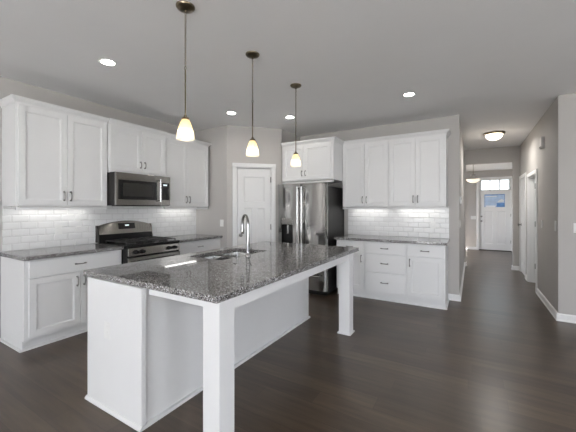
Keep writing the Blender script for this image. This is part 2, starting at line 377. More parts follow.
# doors: local x along the wall, front face y=0 towards the viewer
def casing(parent, x0, x1, h, cw=.066, t=.018):
    m = M(); m.box(x0 - cw, x0, -t, 0, 0, h).box(x1, x1 + cw, -t, 0, 0, h).box(x0 - cw - .004, x1 + cw + .004, -t - .003, 0, h, h + cw)
    return m.build('door_casing', TRIMW, parent, bevel=.004)
def knob(parent, x, z, m=NICKEL, y=0):
    k = M().lathe([(.0, y), (.030, y), (.030, y - .007), (.012, y - .010), (.011, y - .03), (.020, y - .036), (.028, y - .046), (.028, y - .056), (.020, y - .065), (.0, y - .067)], axis='y', n=24)
    return k.build('door_knob', m, parent, smooth=True, loc=(x, 0, z))
def hinge(parent, x, z, y=0):
    return M().box(-.012, .012, -.003, .003, -.045, .045).tube([(0, -.006, -.048), (0, -.006, .048)], .007, 8).build('hinge', NICKEL, parent, loc=(x, y, z))
# pantry door: one wide top panel over two tall panels
d = root_struct('door_1', (PX, PY, 0), R(45))
casing(d, DO[0], DO[1], DO[2])
M().box(DO[0], DO[0] + .012, 0, .1, 0, DO[2]).box(DO[1] - .012, DO[1], 0, .1, 0, DO[2]).box(DO[0], DO[1], 0, .1, DO[2] - .012, DO[2]).build('door_jamb', TRIMW, d)
pw, ph = DO[1] - DO[0] - .032, DO[2] - .03
def two_step(x0, z0, x1, z1, a=.006, b=.012, s=.010): return [(x0, z0, x1, z1, a), (x0 + s, z0 + s, x1 - s, z1 - s, b)]
M().relief(pw, ph, .035, two_step(.11, 1.47, pw - .11, ph - .14) + two_step(.11, .20, pw / 2 - .045, 1.36) + two_step(pw / 2 + .045, .20, pw - .11, 1.36)).build('door_slab', DOORW, d, bevel=.003, loc=(DO[0] + .016, .012, .01))
knob(d, DO[0] + .07, .92, y=.012)
for z in (.25, 1.05, 1.86): hinge(d, DO[1] - .014, z, .006)
# open hall doorway, slab swung into the room beyond
d = root_struct('door_2', (XR, YH, 0), R(-90)); a, b = YH - D1[0], YH - D1[1]
casing(d, a, b, D1[2])
M().box(a, a + .014, 0, .12, 0, D1[2]).box(b - .014, b, 0, .12, 0, D1[2]).box(a, b, 0, .12, D1[2] - .014, D1[2]).box(a + .014, a + .026, .05, .085, 0, D1[2]).build('door_jamb', TRIMW, d)
M().box(a - .02, a + .015, .14, .90, .01, D1[2] - .02).build('door_slab', DOORW, d, bevel=.003)
for z in (.30, 1.08, 1.78): M().box(a + .014, a + .018, .088, .118, z - .05, z + .05).tube([(a + .014, .122, z - .05), (a + .014, .122, z + .05)], .007, 8).build('hinge', DARKM, d)
# closed hall door beyond it
d = root_struct('door_3', (XR, YH, 0), R(-90)); a, b = YH - D2[0], YH - D2[1]; w3 = b - a - .032
casing(d, a, b, D2[2])
M().box(a, a + .014, 0, .12, 0, D2[2]).box(b - .014, b, 0, .12, 0, D2[2]).box(a, b, 0, .12, D2[2] - .014, D2[2]).build('door_jamb', TRIMW, d)
M().relief(w3, D2[2] - .03, .035, two_step(.11, 1.42, w3 - .11, D2[2] - .17) + two_step(.11, .2, w3 / 2 - .045, 1.30) + two_step(w3 / 2 + .045, .2, w3 - .11, 1.30)).build('door_slab', DOORW, d, bevel=.003, loc=(a + .016, .004, .01))
knob(d, a + .07, 1.02, y=.004)
for z in (.25, 1.08, 1.78): M().box(-.014, .014, -.006, .003, -.05, .05).tube([(0, -.009, -.05), (0, -.009, .05)], .008, 8).build('hinge', DARKM, d, loc=(b - .014, 0, z))
# front door with a three-pane light at the top
d = root_struct('door_4', (0, YF, 0), 0); fw = FD[1] - FD[0] - .03
casing(d, FD[0], FD[1], FD[2], .07)
M().box(FD[0], FD[0] + .014, 0, .14, 0, FD[2]).box(FD[1] - .014, FD[1], 0, .14, 0, FD[2]).box(FD[0], FD[1], 0, .14, FD[2] - .014, FD[2]).build('door_jamb', TRIMW, d)
gx = [(.035 + i * (fw - .07) / 3 + .022, .035 + (i + 1) * (fw - .07) / 3 - .022) for i in range(3)]
GZ0, GZ1 = 1.965, 2.25
slab = M().relief(fw, 2.275, .045, [(x0, GZ0, x1, GZ1, None) for x0, x1 in gx] + two_step(.14, .2, fw / 2 - .06, 1.25) + two_step(fw / 2 + .06, .2, fw - .14, 1.25)).build('door_slab', DOORW, d, bevel=.003, loc=(FD[0] + .015, .05, .02))
for x0, x1 in gx: M().box(x0 - .004, x1 + .004, .018, .026, GZ0 - .004, GZ1 + .004).build('glass_pane', PANE, slab)
knob(d, FD[0] + .075, .95, y=.05); M().lathe([(.0, .05), (.028, .05), (.026, .038), (.0, .036)], axis='y', n=20).build('deadbolt', NICKEL, d, loc=(FD[0] + .075, 0, 1.1))
for z in (.3, 1.15, 2.0): hinge(d, FD[1] - .014, z, .044)
M().box(FD[0], FD[1], -.03, .14, 0, .018).build('threshold', THRESH, d)
# flyer taped on the front door
fl = thing('door_flyer', 'blue and white printed sheet taped on the front door below its glass', 'flyer', (.342, YF + .049, 1.411))
FW, FH = .549, .411
PB = mat('flyer_light_blue', srgb(184, 206, 232), .5, noise=(9, .12)); PDB = mat('flyer_dark_blue', srgb(92, 138, 194), .5, noise=(14, .25)); PW = mat('flyer_white', (.85, .87, .9), .5, noise=(6, .03))
M().box(0, FW, -.003, .0, 0, FH).build('sheet', PB, fl)
m = M(); m.box(.0, FW, -.004, -.003, FH - .03, FH).box(0, .012, -.004, -.003, 0, FH - .03).box(FW - .012, FW, -.004, -.003, 0, FH - .03).box(.012, FW - .012, -.004, -.003, 0, .012)
m.prism([(0, 0), (.0, 0.001), (.001, .001)], 0, .0001)
m.box(.33, FW - .012, -.004, -.003, .012, .13).build('dark_print', PDB, fl)
m = M(); m.box(.03, .33, -.004, -.003, FH - .085, FH - .055); m.extx([(-.0042, 0), (-.003, 0), (-.003, .05), (-.0042, .05)], .03, .30)
for p in ([(.36, .15), (.52, .17), (.53, .21), (.47, .26), (.40, .22), (.36, .18)],):
    a_ = [m.bm.verts.new((x, -.0045, z)) for x, z in p]; m.bm.faces.new(a_)
m.build('white_print', PW, fl)

# ------------------------------------------------------------------ cabinets
def shaker(parent, name, x0, x1, z0, z1, y=0, t=.019, st=.058):
    w, h = x1 - x0, z1 - z0
    return M().relief(w, h, t, two_step(st, st, w - st, h - st, .006, .013, .006)).build(name, WHITE, parent, bevel=.0016, loc=(x0, y - t, z0))
def slabfront(parent, x0, x1, z0, z1, y=0, t=.019):
    w, h = x1 - x0, z1 - z0
    return M().box(0, w, 0, t, 0, h).build('drawer', WHITE, parent, bevel=.003, loc=(x0, y - t, z0))
def pull(parent, x, z, vertical=True, L=.105):
    """arched bar pull with two feet"""
    m = M(); pts = []
    for i in range(13):
        u = -1 + i / 6; pts.append((0, -.012 - .018 * (1 - abs(u) ** 3), u * L / 2))
    m.tube(pts, [.0055 + .0025 * abs(-1 + i / 6) ** 2 for i in range(13)], 8)
    for s in (-1, 1): m.lathe([(.009, 0), (.009, -.003), (.006, -.006), (.006, -.02)], c=(0, 0, s * L * .44), axis='y', n=12)
    if not vertical:
        for v in m.bm.verts: v.co = Vector((v.co.z, v.co.y, v.co.x))
    return m.build('handle', NICKEL, parent, smooth=True, loc=(x, 0, z))
CROWN = [(0, 0), (.006, 0), (.009, .014), (.018, .024), (.034, .042), (.040, .050), (.040, .066), (0, .066)]
def crown(parent, w, depth, z, left, right):
    m = M(); rings = []
    for o, h in CROWN:
        lx = -o if left else 0; rx = w + o if right else w
        path = ([(lx, depth)] if left else []) + [(lx, -o), (rx, -o)] + ([(rx, depth)] if right else [])
        rings.append([m.bm.verts.new((x, y, z + h)) for x, y in path])
    n = len(rings[0])
    for A, B in zip(rings, rings[1:] + rings[:1]):
        for i in range(n - 1): m.bm.faces.new((A[i], A[i + 1], B[i + 1], B[i]))
    m.bm.faces.new([r[0] for r in rings]); m.bm.faces.new([r[-1] for r in rings][::-1])
    return m.build('crown_moulding', WHITE, parent)
UB, UT = 1.370, 2.42
def upper(label, loc, rz, w, depth, z0, seam=None, crowns=(False, False), rail=.035, doors=2, hl=.105, cl=True, filler=(0, 0), group='white wall cabinets'):
    t = thing('wall_cabinet', label, 'cabinet', loc, rz, None)
    f = .019
    M().box(0, w, 0, depth, z0 + .024 * (rail > .03), UT).build('carcass', WHITE, t, bevel=.0015)
    a, b = .012 + filler[0], w - .012 - filler[1]; s = seam if seam else (a + b) / 2; zz0, zz1 = z0 + rail, UT - .012
    for x0, x1, hx in ((a, s - .0025, s - .032), (s + .0025, b, s + .032)):
        dd = shaker(t, 'door', x0, x1, zz0, zz1)
        h = pull(dd, hx - x0, .10, L=hl)
    if rail: M().box(0, w, -.004, .014, z0 - .016, z0 + .012).build('light_rail', WHITE, t, bevel=.002)
    crown(t, w, depth, UT - .002, *crowns)
    return t
R90 = R(90)
XUF = -3.87 - .019
upper('white wall cabinet left of the microwave, tall pair of doors, its left side panel showing', (XUF, 1.232, 0), R90, 2.127 - 1.232, XUF - XW, UB, seam=1.681 - 1.232, crowns=(True, False), filler=(.008, 0))
upper('short white wall cabinet right above the microwave', (XUF + .025, 2.129, 0), R90, 2.955 - 2.129, XUF + .025 - XW, 1.832, seam=2.575 - 2.129, crowns=(False, False), rail=.02, hl=.085)
upper('white wall cabinet right of the microwave, ending at the pantry wall', (XUF, 2.957, 0), R90, 3.828 - 2.957, XUF - XW, UB, seam=3.372 - 2.957, crowns=(False, True))
YUF = 4.87 + .019
upper('white wall cabinet beside the refrigerator, hung over the tiled back wall', (-1.86, YUF, 0), 0, .752, YB - YUF, UB, seam=.376, hl=.105)
upper('white wall cabinet nearest the hallway on the back wall, its end panel free', (-1.106, YUF, 0), 0, -.318 + 1.106, YB - YUF, UB, crowns=(False, True), seam=.385, filler=(0, .008))
upper('wide short white wall cabinet over the refrigerator', (-2.81, 4.50, 0), 0, -1.862 + 2.81, YB - 4.50, 1.80, crowns=(False, True), seam=.43, rail=.045, hl=.085, filler=(.02, .03))

def base(label, loc, rz, w, depth, layout, left_end=False, right_end=False, toe=.055):
    """layout(t) adds fronts"""
    t = thing('base_cabinet', label, 'cabinet', loc, rz)
    m = M().box(0, w, 0, depth, .105, .874); m.box(0 if left_end else .0, w, toe, depth, 0, .105); m.build('carcass', WHITE, t, bevel=.0015)
    if left_end: M().box(-.006, .016, .0 + toe * 0 - .002, depth, .10, .874).box(-.006, .016, toe - .01, depth, 0, .10).build('end_panel', WHITE, t, bevel=.0015)
    if right_end: M().box(w - .016, w + .006, -.002, depth, .10, .874).box(w - .016, w + .006, toe - .01, depth, 0, .10).build('end_panel', WHITE, t, bevel=.0015)
    m = M(); x0, x1 = (-.006 if left_end else 0), (w + .006 if right_end else w)
    pr = [(toe, 0), (toe - .018, 0), (toe - .018, .008), (toe - .010, .02), (toe, .022)]
    m.extx(pr, x0 - (.018 if left_end else 0), x1 + (.018 if right_end else 0))
    if left_end: m.box(x0 - .018, x0, toe, depth, 0, .02)
    if right_end: m.box(x1, x1 + .018, toe, depth, 0, .02)
    m.build('shoe_moulding', WHITE, t)
    layout(t, w); return t
DZ0, DZ1 = .135, .690; RZ0, RZ1 = .70, .858
def lay_two(t, w):
    d = slabfront(t, .03, w - .018, RZ0, RZ1); pull(d, (w - .048) / 2, (RZ1 - RZ0) / 2, False)
    s = w / 2 + .006
    for x0, x1, hx in ((.03, s - .0025, s - .034), (s + .0025, w - .018, s + .034)):
        dd = shaker(t, 'door', x0, x1, DZ0, DZ1); pull(dd, hx - x0, DZ1 - DZ0 - .095)
def lay_one(hside):
    def f(t, w):
        d = slabfront(t, .015, w - .015, RZ0, RZ1); pull(d, (w - .03) / 2, (RZ1 - RZ0) / 2, False)
        dd = shaker(t, 'door', .015, w - .015, DZ0, DZ1); pull(dd, .03 if hside < 0 else w - .03 - .03, DZ1 - DZ0 - .085)
    return f
def lay_three(t, w):
    for z0, z1 in ((RZ0, RZ1), (.425, .69), (DZ0, .415)):
        d = slabfront(t, .015, w - .015, z0, z1); pull(d, (w - .03) / 2, (z1 - z0) / 2, False)
XBF = -3.62 - .019
base('white base cabinet left of the range, wide drawer over two doors, its side panel free', (XBF, 1.222, 0), R90, 2.162 - 1.222, XBF - XW - .024, lay_two, left_end=True)
base('white base cabinet between the range and the pantry wall', (XBF, 2.945, 0), R90, PY - .024 - 2.945, XBF - XW - .024, lay_two)
struct(M().box(XBF - .022, XBF, PY - .0245, PY - .001, 0, .874).build('trim_1', WHITE))       # scribe strip against the pantry wall
YBF = 4.60 + .019
base('white base cabinet next to the refrigerator, partly behind the island leg', (-1.86, YBF, 0), 0, .452, YB - YBF, lay_one(1))
base('white base cabinet with a stack of three drawers, middle of the back wall run', (-1.407, YBF, 0), 0, .604, YB - YBF - .024, lay_three)
base('white base cabinet with drawer and door at the hallway end of the back run', (-.802, YBF, 0), 0, .486, YB - YBF, lay_one(-1), right_end=True)

# worktops and splashbacks
def worktop(label, x0, x1, y0, y1, z0=.876, z1=.914):
    return tag(M().box(x0, x1, y0, y1, z0, z1).build('worktop', GRANITE, bevel=.005), label, 'worktop')
worktop('grey speckled granite worktop on the cabinet left of the range', XW, -3.59, 1.197, 2.164)
worktop('grey speckled granite worktop between the range and the pantry wall', XW, -3.59, 2.942, PY)
worktop('grey speckled granite worktop along the back wall right of the refrigerator', -1.885, -.285, 4.565, YB)
def splash(n, loc, rz, w, z0, z1):
    return struct(M().box(0, w, -.01, 0, 0, z1 - z0).build('wall_tile_%s' % n, TILE, loc=(loc[0], loc[1], z0), rz=rz))
splash('left', (XW, 1.232, 0), R90, PY - 1.232, .914, 1.45)
splash('back', (-1.875, YB, 0), 0, -.30 + 1.875, .914, 1.40)

# under-cabinet lights
def under_light(label, loc, rz, L):
    t = thing('under_cabinet_light', label, 'light', loc, rz)
    M().box(0, L, 0, .05, .012, .023).box(0, .006, 0, .05, .002, .012).box(L - .006, L, 0, .05, .002, .012).build('housing', PLATE, t); M().box(.007, L - .007, .004, .046, .004, .012).build('diffuser', LED, t)
    return t
under_light('slim light bar under the wall cabinet left of the microwave', (-4.10, 1.33, UB - .002), R90, .72)
under_light('slim light bar under the wall cabinet beside the pantry wall', (-4.10, 3.13, UB - .002), R90, .64)
under_light('slim light bar under the wall cabinet beside the refrigerator', (-1.79, 5.08, UB - .002), 0, .60)
under_light('slim light bar under the wall cabinet nearest the hallway', (-1.02, 5.08, UB - .002), 0, .60)

# ------------------------------------------------------------------ range
rg = thing('gas_range', 'stainless gas range with black grates between the two left worktops', 'range', (-3.53, 2.170, 0), R90)
RW = .765; RDP = -3.53 - XW - .012
M().box(0, RW, .012, RDP, .06, .895).build('body', BLACK, rg, bevel=.003)
M().box(-.002, RW + .002, .0, RDP - .05, .895, .922).build('cooktop', BLACK, rg, bevel=.006)
cp = M().extx([(.03, .785), (-.012, .79), (.0, .885), (.03, .895)], .006, RW - .006).build('control_panel', STEELH, rg, bevel=.003)
for x in (.10, .185, RW - .185, RW - .10):
    M().lathe([(.0, -.048), (.017, -.048), (.019, -.044), (.022, -.012), (.026, -.006), (.026, .004)], axis='y', n=20).build('knob', BLACK, cp, smooth=True, loc=(x, -.008, .837))
od = M().relief(RW - .01, .50, .045, [(.10, .10, RW - .11, .36, .004)]).build('oven_door', STEELH, rg, bevel=.004, loc=(.005, -.016, .27))
M().box(.105, RW - .115, .002, .006, .105, .355).build('window', GLASSB, od)
m = M().tube([(.06, -.045, .445), (RW - .07, -.045, .445)], .012, 12)
for x in (.075, RW - .085): m.tube([(x, 0, .445), (x, -.045, .445)], .009, 8)
m.build('handle', HANDLE, od, smooth=True)
dw = M().box(.005, RW - .005, -.014, .03, .07, .26).build('storage_drawer', STEELH, rg, bevel=.004)
m = M()
# back guard with an arched top
n = 20; m = M(); fr, bk = [], []
for i in range(n + 1):
    x = RW * i / n; u = 2 * i / n - 1; zt = 1.135 + .062 * (1 - u * u)
    fr.append([m.bm.verts.new((x, RDP - .075, 1.025)), m.bm.verts.new((x, RDP - .038, zt - .006)), m.bm.verts.new((x, RDP - .03, zt)), m.bm.verts.new((x, RDP, zt)), m.bm.verts.new((x, RDP, 1.025))])
for A, B in zip(fr, fr[1:]):
    for j in range(5): m.bm.faces.new((A[j], A[(j + 1) % 5], B[(j + 1) % 5], B[j]))
m.bm.faces.new(fr[0]); m.bm.faces.new(fr[-1][::-1])
bg = m.build('backguard', STEELH, rg)
M().box(.0, RW, RDP - .065, RDP - .002, .922, 1.025).build('backguard_base', BLACK, rg, bevel=.003)
for x0 in (-.012, RW - .002):
    M().extx([(RDP - .085, .922), (RDP - .080, .99), (RDP - .042, 1.142), (RDP, 1.142), (RDP, .922)], x0, x0 + .014).build('end_cap', GREY if x0 < 0 else STEELH, rg, bevel=.002)
ex = (1.16 - .985)
def on_guard(x0, x1, z0, z1, off, name, mt, par):
    y = lambda z: RDP - .075 + .037 * (z - 1.025) / .166 - off
    mm = M(); mm.extx([(y(z0), z0), (y(z1), z1), (y(z1) + off + .002, z1), (y(z0) + off + .002, z0)], x0, x1); return mm.build(name, mt, par)
dp = on_guard(RW / 2 - .12, RW / 2 + .12, 1.085, 1.165, .003, 'display_panel', GLASSB, bg)
on_guard(RW / 2 - .025, RW / 2 + .03, 1.125, 1.142, .005, 'clock', DISP, dp)
for gx0, gx1 in ((.03, .265), (.27, .495), (.50, .735)):
    m = M(); z0, z1 = .945, .957
    for x in (gx0, gx1 - .012, (gx0 + gx1) / 2 - .006): m.box(x, x + .012, .05, .53, z0, z1)
    for y in (.05, .165, .285, .40, .518): m.box(gx0, gx1, y, y + .012, z0, z1)
    for x in (gx0, gx1 - .012):
        for y in (.05, .518): m.box(x, x + .012, y, y + .012, .922, z0)
    m.build('grate', IRON, rg, bevel=.003)
for x, y, r in ((.147, .16, .045), (.147, .41, .036), (.382, .285, .05), (.617, .16, .05), (.617, .41, .036)):
    M().lathe([(r + .012, .922), (r + .010, .930), (r, .932), (r, .940), (r - .006, .943), (0, .943)], c=(x, y, 0), n=24).build('burner', IRON, rg, smooth=True)

# ------------------------------------------------------------------ microwave
mw = thing('microwave', 'stainless microwave hung over the range under the short cabinet', 'microwave', (-3.74, 2.142, 1.405), R90)
MWW, MWH, MWD = .787, .415, -3.74 - XW - .012
M().box(0, MWW, .012, MWD, 0, MWH).build('body', GREY, mw, bevel=.003)
md = M().relief(MWW - .155, MWH - .01, .035, [(.026, .07, MWW - .218, MWH - .10, .003)]).build('door', STEELH, mw, bevel=.004, loc=(0, -.02, .005))
wn = M().box(.028, MWW - .220, .0005, .004, .072, MWH - .102).build('window', GLASSB, md)
M().box(.085, MWW - .285, -.0006, .0005, .11, MWH - .135).build('window_screen', MESHG, wn)
hd = M().tube([(MWW - .195, -.045, .05), (MWW - .195, -.045, MWH - .06)], .012, 12)
for z in (.065, MWH - .075): hd.tube([(MWW - .195, 0, z), (MWW - .195, -.045, z)], .009, 8)
hd.build('handle', HANDLE, md, smooth=True)
kp = M().box(MWW - .152, MWW, -.018, .012, .005, MWH - .005).build('control_panel', STEELH, mw, bevel=.003)
M().box(MWW - .14, MWW - .02, -.020, -.017, .08, MWH - .095).build('keypad', GLASSB, kp)
M().box(MWW - .12, MWW - .06, -.0215, -.0195, MWH - .135, MWH - .115).build('clock', DISP, kp)
M().box(.10, MWW - .10, .06, .25, -.008, 0).build('vent_grille', BLACK, mw)

# ------------------------------------------------------------------ refrigerator
fg = thing('refrigerator', 'stainless french door refrigerator with water dispenser beside the pantry wall', 'refrigerator', (-2.832, 4.38, 0), 0)
FWD = .897
M().box(.005, FWD - .005, .085, .80, .03, 1.72).build('body', GREY, fg, bevel=.004)
M().box(.03, FWD - .03, .06, .10, .0, .075).build('base_grille', BLACK, fg)
for x in (.06, FWD - .06): M().lathe([(.02, 0), (.02, .03)], c=(x, .15, 0), n=12).build('foot', BLACK, fg)
def curved_door(name, x0, x1, z0, z1, sag=.018, t=.07, hole=None):
    """front bowed outwards across its width"""
    m = M(); n = 24; xs = sorted({*[x0 + (x1 - x0) * i / n for i in range(n + 1)], *( [hole[0], hole[1]] if hole else [])})
    zs = sorted({z0, z1, *([hole[2], hole[3]] if hole else [])})
    def y(x):
        u = 2 * (x - x0) / (x1 - x0) - 1; return .012 - sag * (1 - u * u) + (.02 * max(0, (abs(u) - .94) / .06) ** 2)
    F = {(i, j): m.bm.verts.new((x, y(x), z)) for i, x in enumerate(xs) for j, z in enumerate(zs)}
    B = {(i, j): m.bm.verts.new((x, t, z)) for i, x in enumerate(xs) for j, z in enumerate(zs)}
    def inh(i, j): return hole and hole[0] - 1e-6 <= xs[i] and xs[i + 1] <= hole[1] + 1e-6 and hole[2] - 1e-6 <= zs[j] and zs[j + 1] <= hole[3] + 1e-6
    for i in range(len(xs) - 1):
        for j in range(len(zs) - 1):
            if inh(i, j):
                continue
            m.bm.faces.new((F[i, j], F[i + 1, j], F[i + 1, j + 1], F[i, j + 1]))
            m.bm.faces.new((B[i, j], B[i, j + 1], B[i + 1, j + 1], B[i + 1, j]))
    ni, nj = len(xs) - 1, len(zs) - 1
    for i in range(ni):
        for j in (0, nj): m.bm.faces.new((F[i, j], B[i, j], B[i + 1, j], F[i + 1, j]))
    for j in range(nj):
        for i in (0, ni): m.bm.faces.new((F[i, j], F[i, j + 1], B[i, j + 1], B[i, j]))
    if hole:
        ia, ib, ja, jb = xs.index(hole[0]), xs.index(hole[1]), zs.index(hole[2]), zs.index(hole[3])
        for i in range(ia, ib):
            for j in (ja, jb): m.bm.faces.new((F[i, j], F[i + 1, j], B[i + 1, j], B[i, j]))
        for i in (ia, ib): m.bm.faces.new((F[i, ja], B[i, ja], B[i, jb], F[i, jb]))
    return m.build(name, STEEL, fg, smooth=True)
ld = curved_door('door', .0, .4485, .70, 1.768, hole=(.085, .305, .78, 1.20))
rd = curved_door('door', .4515, FWD, .70, 1.768)
f1 = curved_door('freezer_drawer', .0, FWD, .385, .693, sag=.02)
f2 = curved_door('freezer_drawer', .0, FWD, .075, .378, sag=.02)
dsp = M().box(.087, .303, .05, .068, .782, 1.198).box(.087, .092, .0, .05, .782, 1.10).box(.298, .303, .0, .05, .782, 1.10).box(.087, .303, -.002, .05, .782, .80).build('dispenser', BLACK, ld)
M().box(.09, .30, -.004, .05, 1.10, 1.196).build('dispenser_panel', STEELH, dsp, bevel=.002)
M().box(.18, .21, .02, .045, .95, 1.10).build('dispenser_lever', HANDLE, dsp)
def vhandle(par, x, z0, z1):
    m = M().tube([(x, -.055, z0), (x, -.055, z1)], .013, 12)
    for z in (z0 + .03, z1 - .03): m.tube([(x, 0, z), (x, -.055, z)], .011, 8)
    m.build('handle', HANDLE, par, smooth=True)
vhandle(ld, .412, .76, 1.72); vhandle(rd, .488, .76, 1.72)
for fz, z in ((f1, .625), (f2, .31)):
    m = M().tube([(.08, -.06, z), (FWD - .08, -.06, z)], .013, 12)
    for x in (.11, FWD - .11): m.tube([(x, 0, z), (x, -.06, z)], .011, 8)
    m.build('handle', HANDLE, fz, smooth=True)
for x in (.03, FWD - .13): M().box(x, x + .10, .05, .16, 1.72, 1.765).build('hinge_cover', GREY, fg, bevel=.004)

# ------------------------------------------------------------------ island
IX0, IX1, IY0, IY1 = -2.465, -1.13, 1.175, 3.49
SX0, SX1, SY0, SY1 = -2.32, -1.895, 2.02, 2.73
isl = thing('kitchen_island', 'large white island with square legs and overhanging top in the room centre', 'island', (0, 0, 0))
BX0, BX1, BY0, BY1 = -2.385, -1.766, 1.165, 3.44
M().box(BX0, BX0 + .02, BY0 + .02, BY1, .1, .874).box(BX1 - .02, BX1, BY0 + .02, BY1, 0, .874).box(BX0 + .02, BX1 - .02, BY1 - .02, BY1, 0, .874).box(BX0 + .02, BX1 - .02, BY0 + .02, BY1 - .02, .1, .12).box(BX0 + .07, BX0 + .09, BY0 + .02, BY1 - .02, 0, .1).build('cabinet_body', WHITE, isl)
M().box(BX0, BX1 + .012, BY0 + .0, BY0 + .02, 0, .874).build('end_panel', WHITE, isl, bevel=.001)
M().box(BX1, BX1 + .014, BY0 + .002, BY0 + .034, 0, .874).build('corner_post', WHITE, isl, bevel=.002)
M().box(BX1, BX1 + .006, BY1 - .035, BY1 + .004, 0, .874).build('corner_post', WHITE, isl, bevel=.002)
# shoe moulding round the foot
m = M(); m.extx([(BY0 - .016, 0), (BY0 - .016, .010), (BY0 - .006, .022), (BY0 + .004, .024), (BY0 + .004, 0)], BX0 - .006, BX1 + .026)
m.box(BX1 + .0, BX1 + .026, BY0, BY1 + .012, 0, .02); m.box(BX0 - .006, BX1 + .016, BY1, BY1 + .012, 0, .02)
m.build('shoe_moulding', WHITE, isl)
LG = .122; LX1 = -1.15; LX0 = LX1 - LG
for y0 in (1.213, 3.185):
    LX1 = -1.15 if y0 < 2 else -1.135; LX0 = LX1 - LG
    lg = M().box(LX0, LX1, y0, y0 + LG, 0, .874).build('leg', WHITE, isl, bevel=.0025)
    m = M()
    m.box(LX0 - .014, LX1 + .014, y0 - .014, y0, 0, .016).box(LX0 - .014, LX1 + .014, y0 + LG, y0 + LG + .014, 0, .016).box(LX0 - .014, LX0, y0, y0 + LG, 0, .016).box(LX1, LX1 + .014, y0, y0 + LG, 0, .016)
    m.build('foot_moulding', WHITE, lg, bevel=.004)
LX1 = -1.15; LX0 = LX1 - LG
m = M().box(LX1 - .028, LX1 - .004, 1.213 + LG, 3.185, .805, .874); m.build('apron', WHITE, isl, bevel=.0015)
M().box(BX1 + .012, LX0, 1.217, 1.241, .826, .874).build('apron', WHITE, isl, bevel=.0015)
M().box(BX1, LX0, 3.185 + LG - .028, 3.185 + LG - .004, .792, .874).build('apron', WHITE, isl, bevel=.0015)
m = M().relief(IX1 - IX0, IY1 - IY0, .038, [(SX0 - IX0, SY0 - IY0, SX1 - IX0, SY1 - IY0, None)])
for v in m.bm.verts: v.co = Vector((IX0 + v.co.x, IY0 + v.co.z, .914 - v.co.y))
tag(m.build('worktop', GRANITE, bevel=.003), 'large grey and brown speckled granite top on the island', 'worktop')
# undermount sink, two bowls
SINKM = mat('sink_steel', (.42, .42, .41), .14, 1, noise=(40, .03))
sk = thing('sink', 'stainless double bowl sink set under the granite island top', 'sink', (0, 0, .875))
def bowl(x0, x1, y0, y1, dep):
    m = M(); t = .003; r = .02
    a = [(x0, y0, 0), (x1, y0, 0), (x1, y1, 0), (x0, y1, 0)]; b = [(x0 + r, y0 + r, -dep), (x1 - r, y0 + r, -dep), (x1 - r, y1 - r, -dep), (x0 + r, y1 - r, -dep)]
    for i in range(4): j = (i + 1) % 4; m.face([a[i], a[j], b[j], b[i]])
    m.face(b); bmesh.ops.remove_doubles(m.bm, verts=m.bm.verts, dist=1e-5)
    o = m.build('bowl', SINKM, sk, bevel=.012); s_ = o.modifiers.new('wall', 'SOLIDIFY'); s_.thickness = .002; s_.offset = 0
    M().lathe([(0, .002), (.03, .002), (.042, .004), (.044, 0)], c=((x0 + x1) / 2, (y0 + y1) / 2, -dep), n=20).build('drain', CHROME, o, smooth=True)
ym = (SY0 + SY1) / 2
bowl(SX0 + .006, SX1 - .006, SY0 + .006, ym - .012, .19); bowl(SX0 + .006, SX1 - .006, ym + .012, SY1 - .006, .19)
M().relief(SX1 - SX0 + .04, SY1 - SY0 + .04, .003, [(.027, .027, SX1 - SX0 + .013, ym - SY0 + .007, None), (.027, ym - SY0 + .033, SX1 - SX0 + .013, SY1 - SY0 + .013, None)])
rim = M().relief(SX1 - SX0 + .03, SY1 - SY0 + .03, .003, [(.021, .021, SX1 - SX0 + .009, ym - SY0 + .003, None), (.021, ym - SY0 + .027, SX1 - SX0 + .009, SY1 - SY0 + .009, None)])
for v in rim.bm.verts: v.co = Vector((SX0 - .015 + v.co.x, SY0 - .015 + v.co.z, -.0 - v.co.y))
rim.build('rim', SINKM, sk)
# faucet
fc = thing('faucet', 'tall chrome pull-down faucet behind the island sink', 'faucet', (-1.845, 2.335, .914), 0)
dx, dy = -.90, .436
M().lathe([(.0, 0), (.028, 0), (.028, .006), (.022, .012), (.017, .02), (.017, .05), (.0, .05)], n=24).build('base', CHROME, fc, smooth=True)
pts = [(0, 0, .03), (0, 0, .12), (0, 0, .22), (0, 0, .30)]; rr = .062
for i in range(1, 13):
    a = math.pi * i / 12; q = rr * (1 - math.cos(a)); pts.append((dx * q, dy * q, .30 + rr * 1.4 * math.sin(a)))
M().tube(pts, [.017] * 2 + [.015] * 2 + [.0135] * 12, 14).build('spout', CHROME, fc, smooth=True)
e = Vector(pts[-1])
M().tube([e + Vector((0, 0, .012)), e, e - Vector((0, 0, .02)), e - Vector((0, 0, .07)), e - Vector((0, 0, .095))], [.0125, .0145, .0155, .018, .015], 14).build('spray_head', CHROME, fc, smooth=True)
M().tube([(0, 0, .045), (.035, -.02, .055), (.07, -.035, .085)], [.008, .006, .005], 10).build('lever', CHROME, fc, smooth=True)
# soap dispenser stub beside it
sd = thing('soap_dispenser', 'small chrome soap dispenser beside the island faucet', 'dispenser', (-1.86, 2.20, .914))
M().lathe([(0, 0), (.017, 0), (.017, .006), (.009, .012), (.008, .055), (0, .055)], n=16).build('post', CHROME, sd, smooth=True)
M().tube([(0, 0, .052), (-.02, 0, .062), (-.05, 0, .056)], .005, 8).build('nozzle', CHROME, sd, smooth=True)

